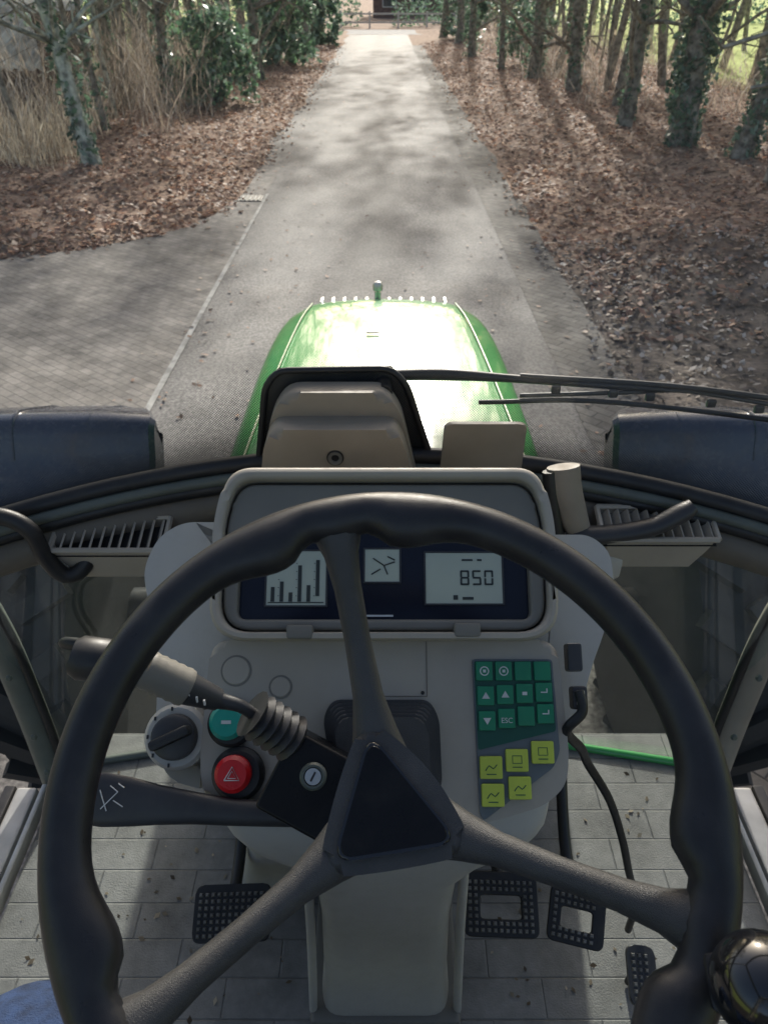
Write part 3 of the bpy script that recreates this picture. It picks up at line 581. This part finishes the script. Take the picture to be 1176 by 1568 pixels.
extr('keypad_green_field',rpoly([(.096,-.026),(.178,-.026),(.180,-.098),(.098,-.117)],.003,3),.0022,.003,M_key,kp,PM)
for r in range(3):
    for c in range(4):
        x=.1065+c*.0205+r*.0007; y=-.0365-r*.0255+ (c*.0012*r)
        box('key_%d_%d'%(r,c),(x,y,.0045),(.0178,.020,.004),M_btn,kp,PM,bev=.0015)
        if (r,c) in((0,0),(0,1)):
            ring('key_icon_%d_%d'%(r,c),[(x+.005*math.cos(a),y+.005*math.sin(a)) for a in np.linspace(0,6.0,14)],[(x+.0038*math.cos(a),y+.0038*math.sin(a)) for a in np.linspace(0,6.0,14)],.006,.0068,M_white,kp,PM,0); box('key_dot_%d'%c,(x,y,.0067),(.003,.003,.0006),M_white,kp,PM,bev=0)
        if (r,c) in((1,0),(1,1),(2,0)):
            d=1 if r==1 else -1
            pydata('key_arrow_%d_%d'%(r,c),[PM@Vector((x-.0042,y-.003*d,.0069)),PM@Vector((x+.0042,y-.003*d,.0069)),PM@Vector((x,y+.004*d,.0069))],[(0,1,2)],M_white,kp)
        if (r,c)==(1,3) or (r,c)==(2,3): box('key_arrow_bar_%d'%r,(x,y,.0067),(.007,.0012,.0006),M_white,kp,PM,bev=0); box('key_arrow_tip_%d'%r,(x+.003,y+.002,.0067),(.0012,.004,.0006),M_white,kp,PM,bev=0)
        if (r,c)==(1,2): box('key_square_%d'%r,(x,y,.0067),(.005,.0035,.0006),M_white,kp,PM,bev=0)
cu=bpy.data.curves.new('esc','FONT'); cu.body='ESC'; cu.size=.0075; cu.align_x='CENTER'; cu.materials.append(M_white)
link(bpy.data.objects.new('key_label',cu),kp,PM@T(.1285,-.0895,.0069))
for i,(x,y) in enumerate(((.1105,-.134),(.1375,-.127),(.1645,-.119),(.1115,-.161),(.1395,-.154))):
    box('yellow_key_%d'%i,(x,y,.0045),(.0235,.0225,.004),M_yel,kp,PM,bev=.0018)
    if i in(1,2): ring('yellow_key_icon_%d'%i,[(x-.005,y-.003),(x+.005,y-.003),(x+.005,y+.005),(x-.005,y+.005)],[(x-.0044,y-.0024),(x+.0044,y-.0024),(x+.0044,y+.0044),(x-.0044,y+.0044)],.006,.0068,M_key,kp,PM,0)
    else:
        tube('yellow_key_glyph_%d'%i,[(x-.006,y-.003,.0066),(x-.002,y+.002,.0066),(x+.002,y-.001,.0066),(x+.006,y+.003,.0066)],.0005,M_key,kp,PM,n=4,sub=2)
    box('yellow_key_line_%d'%i,(x,y-.0065,.0067),(.010,.0008,.0006),M_key,kp,PM,bev=0)
bt=empty('beacon_switch',(-.16,.5,1.87)); disc('collar',-.160,-.090,.0245,.010,M_rubber,bt,.004); disc('cap',-.162,-.088,.0185,.020,M_teal,bt,.004); pbox('symbol',-.167,-.090,-.157,-.0865,.0202,.0005,M_white,0,bt)
bt=empty('hazard_light_switch',(-.153,.47,1.83)); disc('collar',-.150,-.140,.027,.012,M_rubber,bt,.004); disc('cap',-.153,-.139,.0185,.024,M_red,bt,.004)
tube('triangle',[(-.1605,-.1445,.0243),(-.1455,-.1445,.0243),(-.153,-.1315,.0243),(-.1605,-.1445,.0243)],.0007,M_white,bt,PM,n=5,sub=1); tube('triangle_inner',[(-.157,-.1425,.0243),(-.149,-.1425,.0243),(-.153,-.1355,.0243),(-.157,-.1425,.0243)],.0005,M_white,bt,PM,n=5,sub=1)
kn=empty('light_switch_knob',(-.22,.49,1.85)); lathe('ring',[(.034,-.03),(.034,.004),(.030,.009),(.026,.009),(0,.006)],M_lgrey,kn,PM@T(-.219,-.104,-.01))
lathe('dial',[(.024,0),(.023,.012),(.02,.014),(0,.014)],M_dark,kn,PM@T(-.219,-.104,-.003)); box('grip',(0,0,.014),(.044,.011,.02),M_rubber,kn,PM@T(-.219,-.104,.004)@RZ(25),bev=.004)
for i in range(5):
    a=math.radians(100+i*40); box('mark_%d'%i,(-.219+.029*math.cos(a),-.104+.029*math.sin(a),-.0005),(.002,.004,.001),M_rubber,kn,PM,bev=0)
ld=[(-.18,-.165),(-.235,-.15),(-.25,-.11),(-.252,-.04),(-.266,.03),(-.278,.08),(-.262,.118),(-.235,.135),(-.17,.135),(-.17,-.1)]
extr('duct_left',rpoly(ld,.03,8),-.16,-.035,M_lgrey,da,PM,.03,8)
rd=[(.17,-.13),(.17,.12),(.24,.12),(.262,.10),(.264,.06),(.25,.01),(.232,-.03),(.21,-.10)]
extr('duct_right',rpoly(rd,.03,8),-.16,-.035,M_lgrey,da,PM,.03,8)
# vents
for nm,s in(('l',-1),('r',1)):
    ve=empty('air_vent',(s*.40,.86,1.8)); cx=-.410 if s<0 else .405
    w=.168; y0,y1=.855,.915; zt=1.825 if s<0 else 1.845
    top=[(cx-w/2,y0,zt-.005),(cx+w/2,y0,zt-.005),(cx+w/2,y1,zt+.012),(cx-w/2,y1,zt+.012)]
    low=[(cx-w/2+.006,y0+.006,zt-.03),(cx+w/2-.006,y0+.006,zt-.03),(cx+w/2-.006,y1,zt-.03),(cx-w/2+.006,y1,zt-.03)]
    bot=[(cx-w/2+.03+(s>0)*-.01,y0+.02,zt-.075),(cx+w/2-.02,y0+.02,zt-.075),(cx+w/2-.02,y1,zt-.075),(cx-w/2+.03,y1,zt-.075)]
    bm=bmesh.new(); q=[[bm.verts.new(p) for p in sct] for sct in(top,low,bot)]
    for a_,b_ in((q[0],q[1]),(q[1],q[2])):
        for i in range(4): bm.faces.new((a_[i],a_[(i+1)%4],b_[(i+1)%4],b_[i]))
    bm.faces.new(q[2]); bmesh.ops.bevel(bm,geom=[e for e in bm.edges],offset=.004,segments=2,affect='EDGES'); from_bm('housing',bm,M_beige,ve)
    pydata('vent_dark',[(p[0]*.999,p[1],p[2]-.012) for p in top],[(0,1,2,3)],M_rubber,ve)
    for e_,(a_,b_) in enumerate(((0,1),(1,2),(2,3),(3,0))): tube('rim_%d'%e_,[top[a_],top[b_]],.0045,M_beige,ve,n=6,sub=1)
    for k in range(11):
        x=cx-w/2+.012+k*(w-.024)/10; box('slat_%d'%k,(x,(y0+y1)/2,zt-.003),(.0028,y1-y0-.006,.018),M_beige,ve,bev=0,rot=Matrix.Rotation(math.radians(16),3,'X')@Matrix.Rotation(math.radians(28),3,'Y'))
    def vsec(x,ya,yb,za,zb2): return [(s*x,p[0],p[1]) for p in rpoly([(ya,za),(yb,za),(yb,zb2),(ya,zb2)],.02,4)]
    loft('vent_arm',[vsec(.36,.865,.93,1.80,1.75),vsec(.31,.85,.93,1.81,1.73),vsec(.25,.80,.90,1.825,1.69),vsec(.18,.77,.88,1.84,1.66)],M_lgrey,ve,smooth=60)
co=empty('steering_column',(0,.5,1.6))
def rsec(x0,x1,y0,y1,z,r,n=5,tilt=0): return [(p[0],p[1],z+tilt*(p[1]-y0)) for p in rpoly([(x0,y0),(x1,y0),(x1,y1),(x0,y1)],r,n)]
secs=[rsec(-.180,.182,.445,.66,1.765,.05,tilt=.78),rsec(-.180,.182,.440,.66,1.745,.05,tilt=.6),rsec(-.165,.168,.442,.66,1.715,.05,tilt=.3),rsec(-.115,.12,.442,.66,1.68,.045),rsec(-.083,.088,.443,.65,1.64,.035),rsec(-.079,.083,.445,.64,1.55,.03),rsec(-.084,.088,.45,.64,1.38,.03),rsec(-.088,.092,.44,.64,1.335,.03),rsec(-.088,.092,.44,.64,1.28,.03)]
loft('column_cover',secs,M_lgrey,co,smooth=60)
for s in(-1,1): tube('column_edge_rail_%d'%s,[(s*.093+.002,.47,1.66),(s*.096+.002,.46,1.5),(s*.103+.002,.45,1.30)],.006,M_lgrey,co,n=8)
box('column_base_trim',(.002,.54,1.293),(.215,.22,.026),M_beige2,co,bev=.008)
loft('lower_duct',[rsec(-.2,-.12,.55,.75,1.75,.03),rsec(-.19,-.11,.6,.75,1.5,.03),rsec(-.24,-.12,.62,.78,1.30,.03)],M_lgrey,co,smooth=60)

# steering wheel -------------------------------------------------------
WM=frame((.004,.2828,2.0613),31); sw=empty('steering_wheel',(.004,.2828,2.0613))
spk=[101.5,-19.5,218.7]
secs=[];n=144;k=20
for i in range(n):
    th=2*math.pi*i/n; bul=0
    for a in spk:
        d=(math.degrees(th)-a+180)%360-180; ad=abs(d)
        bul=max(bul,math.exp(-((ad-15)/6.0)**4) if ad<15 else math.exp(-((ad-15)/8.5)**2)) if ad>6 else max(bul,.35*(1-ad/6)+math.exp(-((ad-15)/6.0)**4))
    ro=.2262; ri=.1945-.0125*bul; rc=(ro+ri)/2; ra=(ro-ri)/2; hb=.0155+.002*bul; s_=[]
    for j in range(k):
        p=2*math.pi*j/k; r=rc+ra*math.cos(p); s_.append((r*math.cos(th),r*math.sin(th),hb*math.sin(p)))
    secs.append(s_)
V=[p for s_ in secs for p in s_]; F=[(i*k+j,i*k+(j+1)%k,((i+1)%n)*k+(j+1)%k,((i+1)%n)*k+j) for i in range(n) for j in range(k)]
pydata('rim',V,F,M_rim,sw,WM,smooth=80)
for i,a in enumerate(spk):
    secs=[]
    for r,w,z,h in((.02,.026,-.056,.014),(.038,.021,-.051,.014),(.055,.0165,-.047,.012),(.08,.0115,-.041,.011),(.12,.0100,-.031,.010),(.16,.0105,-.016,.010),(.185,.0135,-.005,.011),(.203,.020,.0,.011)):
        s_=[]
        for (u,q) in((-1,-1),(-1.0,.0),(-.8,.55),(-.35,.9),(.35,.9),(.8,.55),(1.0,.0),(1,-1),(.5,-1.2),(-.5,-1.2)): s_.append((r,u*w,z+q*h))
        secs.append(s_)
    loft('spoke_%d'%i,secs,M_spoke,sw,WM@RZ(a),smooth=50)
hubc=[(math.cos(math.radians(a)),math.sin(math.radians(a))) for a in (106,222,-25)]
def tri(r,rad,n=8): return rpoly([(c[0]*r,c[1]*r) for c in hubc],rad,n)
hb=[]
for i in range(3):
    a0=[106,222,335][i]; a1=[222,335,466][i]
    hb.append((.068*math.cos(math.radians(a0)),.068*math.sin(math.radians(a0)))); hb.append((.040*math.cos(math.radians((a0+a1)/2)),.040*math.sin(math.radians((a0+a1)/2))))
extr('hub_body',rpoly(hb,.026,8),-.075,-.035,M_spoke,sw,WM,.008,5,taper=.9)
extr('emblem_ring',tri(.0530,.016),-.045,-.0305,M_gloss,sw,WM,.002,3)
extr('emblem_cap',tri(.0490,.014),-.04,-.0288,M_emb,sw,WM,.0012,3)
tube('steering_shaft',[(0,0,-.07),(0,0,-.20)],.032,M_dark,sw,WM,sub=1)
kb=empty('steering_knob',(.2,.22,2.03))
prof=[(.012,-.0),(.012,.012)]+[(.0285*math.sin(math.radians(a)),.034-.0285*math.cos(math.radians(a))) for a in range(25,181,8)]
lathe('ball',[(max(r,.0001),z) for r,z in prof],M_gloss,kb,WM@T(.205,-.094,.010),40)
box('clamp',(.203,-.096,0),(.040,.034,.038),M_rubber,kb,WM,bev=.008)
ig=empty('ignition_lock',(-.07,.43,1.9)); IM=frame((-.068,.425,1.884),41,RZ(-27))
box('housing',(.004,-.004,-.01),(.080,.078,.06),M_emb,ig,IM,bev=.004,seg=3)
lathe('bezel',[(.0125,.02),(.0125,.024),(.0105,.026),(.0085,.026),(.008,.022),(0,.022)],M_frame,ig,IM@T(0,.006,0)); lathe('lock_core',[(.0075,.02),(.0075,.0255),(0,.0255)],M_metal,ig,IM@T(0,.006,0)); box('key_slot',(0,.006,.0257),(.0018,.009,.001),M_rubber,ig,IM,bev=0)
st=empty('turn_signal_lever',(-.13,.44,1.95))
base=Vector((-.092,.445,1.925)); d=Vector((-.131-(-.092),.448-.445,1.962-1.925))
tube('gaiter',[base+d*t for t in np.linspace(-.2,.75,12)],[.023 if i%2 else .018 for i in range(12)],M_dark,st,n=16,sub=1)
tube('rod',[(-.115,.447,1.945),(-.131,.448,1.962),(-.15,.448,1.97),(-.158,.447,1.976)],[.006,.006,.008,.012],M_dark,st)
tube('neck',[(-.15,.447,1.972),(-.175,.445,1.990)],[.010,.0150],M_dark,st,sub=1,n=20)
tube('grip_ribbed',[(-.175,.445,1.990)]+[(-.175-.0033*i,.445,1.990+.0025*i) for i in range(1,11)],[.0175 if i%2 else .0165 for i in range(11)],M_beige2,st,sub=1,n=20)
tube('shaft',[(-.207,.445,2.014),(-.235,.442,2.026)],.0165,M_beige2,st,sub=1,n=20)
tube('end_cap',[(-.233,.442,2.025),(-.238,.442,2.028),(-.258,.440,2.034),(-.264,.440,2.036)],[.0165,.019,.019,.015],M_rubber,st,sub=1,n=20)
for i in range(3): box('tick_%d'%i,(-.158-i*.006,.433,1.985+i*.004),(.0015,.002,.006),M_white,st,bev=0)
sl=empty('direction_shuttle_lever',(-.18,.43,1.82)); SLM=frame((-.07,.43,1.826),41)
secs=[]
for x,w,yc,h in((.012,.012,-.004,.011),(-.03,.012,-.004,.010),(-.08,.013,-.002,.009),(-.12,.0155,.002,.008),(-.155,.019,.005,.007),(-.185,.0235,.008,.006),(-.212,.026,.010,.0055),(-.226,.024,.010,.004)):
    secs.append([(x,yc+w*math.cos(a),h*math.sin(a)) for a in np.linspace(0,2*math.pi,16,endpoint=False)])
loft('lever',secs,M_dark,sl,SLM,smooth=60)
lathe('pivot_boot',[(.026,-.05),(.024,-.01),(.021,.012),(.016,.018),(0,.018)],M_rubber,sl,SLM@T(.008,-.004,-.005))
for i,(a,b_) in enumerate((((-.212,.0),(-.196,.018)),((-.206,-.002),(-.214,.02)),((-.2,.008),(-.19,.004)),((-.19,.02),(-.196,.026)),((-.204,.022),(-.196,.018)))): tube('symbol_%d'%i,[(a[0],a[1]+.002,.0062),(b_[0],b_[1],.0062)],.0006,M_white,sl,SLM,n=5,sub=1)
def pedal(x0,x1,yc,dep,z,tilt,hollow,rot=0,m=M_rubber,arm=True):
    cx=(x0+x1)/2; w=x1-x0; e=empty('pedal',(cx,yc,z)); PM2=T(cx,yc,z)@RZ(rot)@Matrix.Rotation(math.radians(tilt),4,'X')
    out=rpoly([(-w/2,-dep/2),(w/2,-dep/2),(w/2,dep/2),(-w/2,dep/2)],.012,4)
    if hollow: ring('pad',out,[(p[0]*.55,p[1]*.36-.004) for p in out],-.008,0,m,e,PM2,.002)
    else: extr('pad',out,-.008,0,m,e,PM2,.002,2)
    V=[];F=[];s=.0088
    for i in range(int(w/s)-1):
        for j in range(int(dep/s)-1):
            x=-w/2+s*(i+1); y=-dep/2+s*(j+1)
            if hollow and abs(x)<w*.30 and abs(y+.004)<dep*.21: continue
            o=len(V); a=.003; b2_=.0016
            V+=[(x-a,y-a,-.001),(x+a,y-a,-.001),(x+a,y+a,-.001),(x-a,y+a,-.001),(x-b2_,y-b2_,.0035),(x+b2_,y-b2_,.0035),(x+b2_,y+b2_,.0035),(x-b2_,y+b2_,.0035)]; F+=[(o,o+1,o+5,o+4),(o+1,o+2,o+6,o+5),(o+2,o+3,o+7,o+6),(o+3,o,o+4,o+7),(o+4,o+5,o+6,o+7)]
    pydata('studs',V,F,M_stud,e,PM2,smooth=10)
    if arm: tube('arm',[PM2@Vector((0,dep*.3,-.01)),(cx,yc+.10,z+.02),(cx,yc+.20,z+.12),(cx,yc+.25,z+.25)],.009,M_rubber,e,n=8)
    else: tube('hinge',[PM2@Vector((0,dep*.2,-.012)),(cx,yc+dep*.3,1.285)],.006,M_rubber,e,n=8,sub=1)
pedal(-.275,-.165,.535,.075,1.405,22,False,2); pedal(.115,.222,.54,.085,1.42,25,True,-2); pedal(.236,.315,.525,.075,1.415,25,True,-14)
pedal(.345,.385,.47,.075,1.36,20,False,-5,M_dark,False)
cb=empty('power_cable',(.25,.55,1.7)); tube('cable',[(.203,.52,1.90),(.206,.505,1.885),(.192,.50,1.86),(.225,.53,1.79),(.246,.55,1.734),(.285,.55,1.66),(.318,.55,1.57),(.345,.55,1.48),(.372,.555,1.40),(.38,.56,1.30)],.0055,M_rubber,cb,n=8)
box('connector',(.203,-.022,.0),(.016,.03,.02),M_dark,cb,PM,bev=.003); box('connector_lower',(.206,-.064,.0),(.016,.024,.02),M_dark,cb,PM,bev=.003); box('connector_face',(.206,-.064,.0105),(.009,.015,.003),M_lgrey,cb,PM)
wh_=empty('window_handle',(.3,.89,1.87)); tube('bracket',[(.258,.905,1.935),(.264,.895,1.90),(.280,.88,1.86),(.29,.875,1.84)],[.024,.024,.020,.017],M_motor,wh_,n=14,ell=.7)
tube('lever',[(.272,.872,1.820),(.29,.870,1.835),(.33,.866,1.842),(.39,.866,1.855),(.43,.870,1.878),(.445,.873,1.888)],[.013,.018,.016,.016,.016,.013],M_dark,wh_,n=14,ell=.8)
tube('latch',[(.238,.90,1.93),(.25,.882,1.865),(.262,.872,1.82),(.275,.868,1.805)],.011,M_rubber,wh_,n=8)
gh=empty('grab_handle',(-.5,.85,1.82)); tube('bar',[(-.66,.82,1.90),(-.60,.84,1.895),(-.54,.85,1.885),(-.508,.85,1.86),(-.50,.85,1.815),(-.484,.852,1.778),(-.462,.86,1.775),(-.44,.88,1.80)],.0125,M_rubber,gh,n=14)
gh=empty('grab_handle',(-.45,.8,1.65)); tube('bar',[(-.50,.89,1.58),(-.515,.86,1.62),(-.50,.83,1.655),(-.45,.82,1.66),(-.40,.83,1.65),(-.38,.88,1.62)],.009,M_rubber,gh,n=12)
box('warning_sticker',(-.578,.858,1.80),(.03,.003,.03),M_yel,None,bev=.0005)

dv=empty('driver',(0,0,1.75))
def skin(name,verts,edges,rad,m,root):
    me=bpy.data.meshes.new(name); me.from_pydata(verts,edges,[]); me.materials.append(m); o=bpy.data.objects.new(name,me); link(o,dv)
    s=o.modifiers.new('skin','SKIN'); s.use_smooth_shade=True
    for i,r in enumerate(rad): me.skin_vertices[0].data[i].radius=(r,r)
    me.skin_vertices[0].data[root].use_root=True
    ss=o.modifiers.new('s','SUBSURF'); ss.levels=2; ss.render_levels=2; return o
skin('jeans',[(0,-.30,1.74),(-.11,-.28,1.73),(-.21,-.02,1.755),(-.30,.235,1.785),(-.295,.245,1.70),(-.28,.215,1.55),(-.27,.18,1.40),(.11,-.28,1.73),(.19,-.12,1.75),(.27,.03,1.76),(.27,.05,1.69),(.27,.06,1.54),(.27,.06,1.40)],[(0,1),(1,2),(2,3),(3,4),(4,5),(5,6),(0,7),(7,8),(8,9),(9,10),(10,11),(11,12)],[.12,.10,.098,.088,.082,.07,.062,.10,.095,.078,.075,.068,.062],M_jean,0)
for s,y in((-1,.17),(1,.05)): skin('boot_%d'%s,[(s*.27,y,1.42),(s*.27,y+.005,1.335),(s*.27,y+.11,1.32),(s*.27,y+.2,1.315)],[(0,1),(1,2),(2,3)],[.05,.05,.043,.035],M_boot,0)
se=empty('driver_seat',(0,-.3,1.6)); box('cushion',(0,-.22,1.60),(.5,.5,.11),M_seat,se,bev=.04,seg=4); box('backrest',(0,-.52,1.9),(.48,.1,.55),M_seat,se,bev=.04,seg=4); box('pedestal',(0,-.25,1.42),(.3,.35,.28),M_dark,se,bev=.02)

# ================================================================ LIGHT & CAMERA
el=math.radians(26); az=math.radians(5)
w=bpy.data.worlds.new('World'); sc.world=w; w.use_nodes=True; N=w.node_tree.nodes; L=w.node_tree.links
sky=N.new('ShaderNodeTexSky'); sky.sky_type='NISHITA'; sky.sun_disc=False; sky.sun_elevation=el; sky.sun_rotation=az; sky.dust_density=4.5; sky.air_density=.85; sky.ozone_density=.6
L.new(sky.outputs[0],N['Background'].inputs[0]); N['Background'].inputs[1].default_value=.20
sd=Vector((math.sin(az)*math.cos(el),math.cos(az)*math.cos(el),math.sin(el)))
ld_=bpy.data.lights.new('sun','SUN'); ld_.energy=5; ld_.angle=math.radians(1.2); ld_.color=(1,.95,.88); lo=bpy.data.objects.new('sun',ld_); sc.collection.objects.link(lo); lo.location=sd*30; lo.rotation_euler=sd.to_track_quat('Z','Y').to_euler()
cd=bpy.data.cameras.new('camera'); cd.sensor_fit='VERTICAL'; cd.sensor_height=36; cd.lens=36*1132/1568; cd.clip_start=.02; cd.clip_end=2000
cd.dof.use_dof=True; cd.dof.focus_distance=.72; cd.dof.aperture_fstop=14
cam=bpy.data.objects.new('camera',cd); sc.collection.objects.link(cam); cam.location=(0,0,H); cam.rotation_euler=(math.radians(90-35.5),0,0); sc.camera=cam
sc.view_settings.view_transform='Standard'; sc.view_settings.look='None'; sc.view_settings.exposure=0
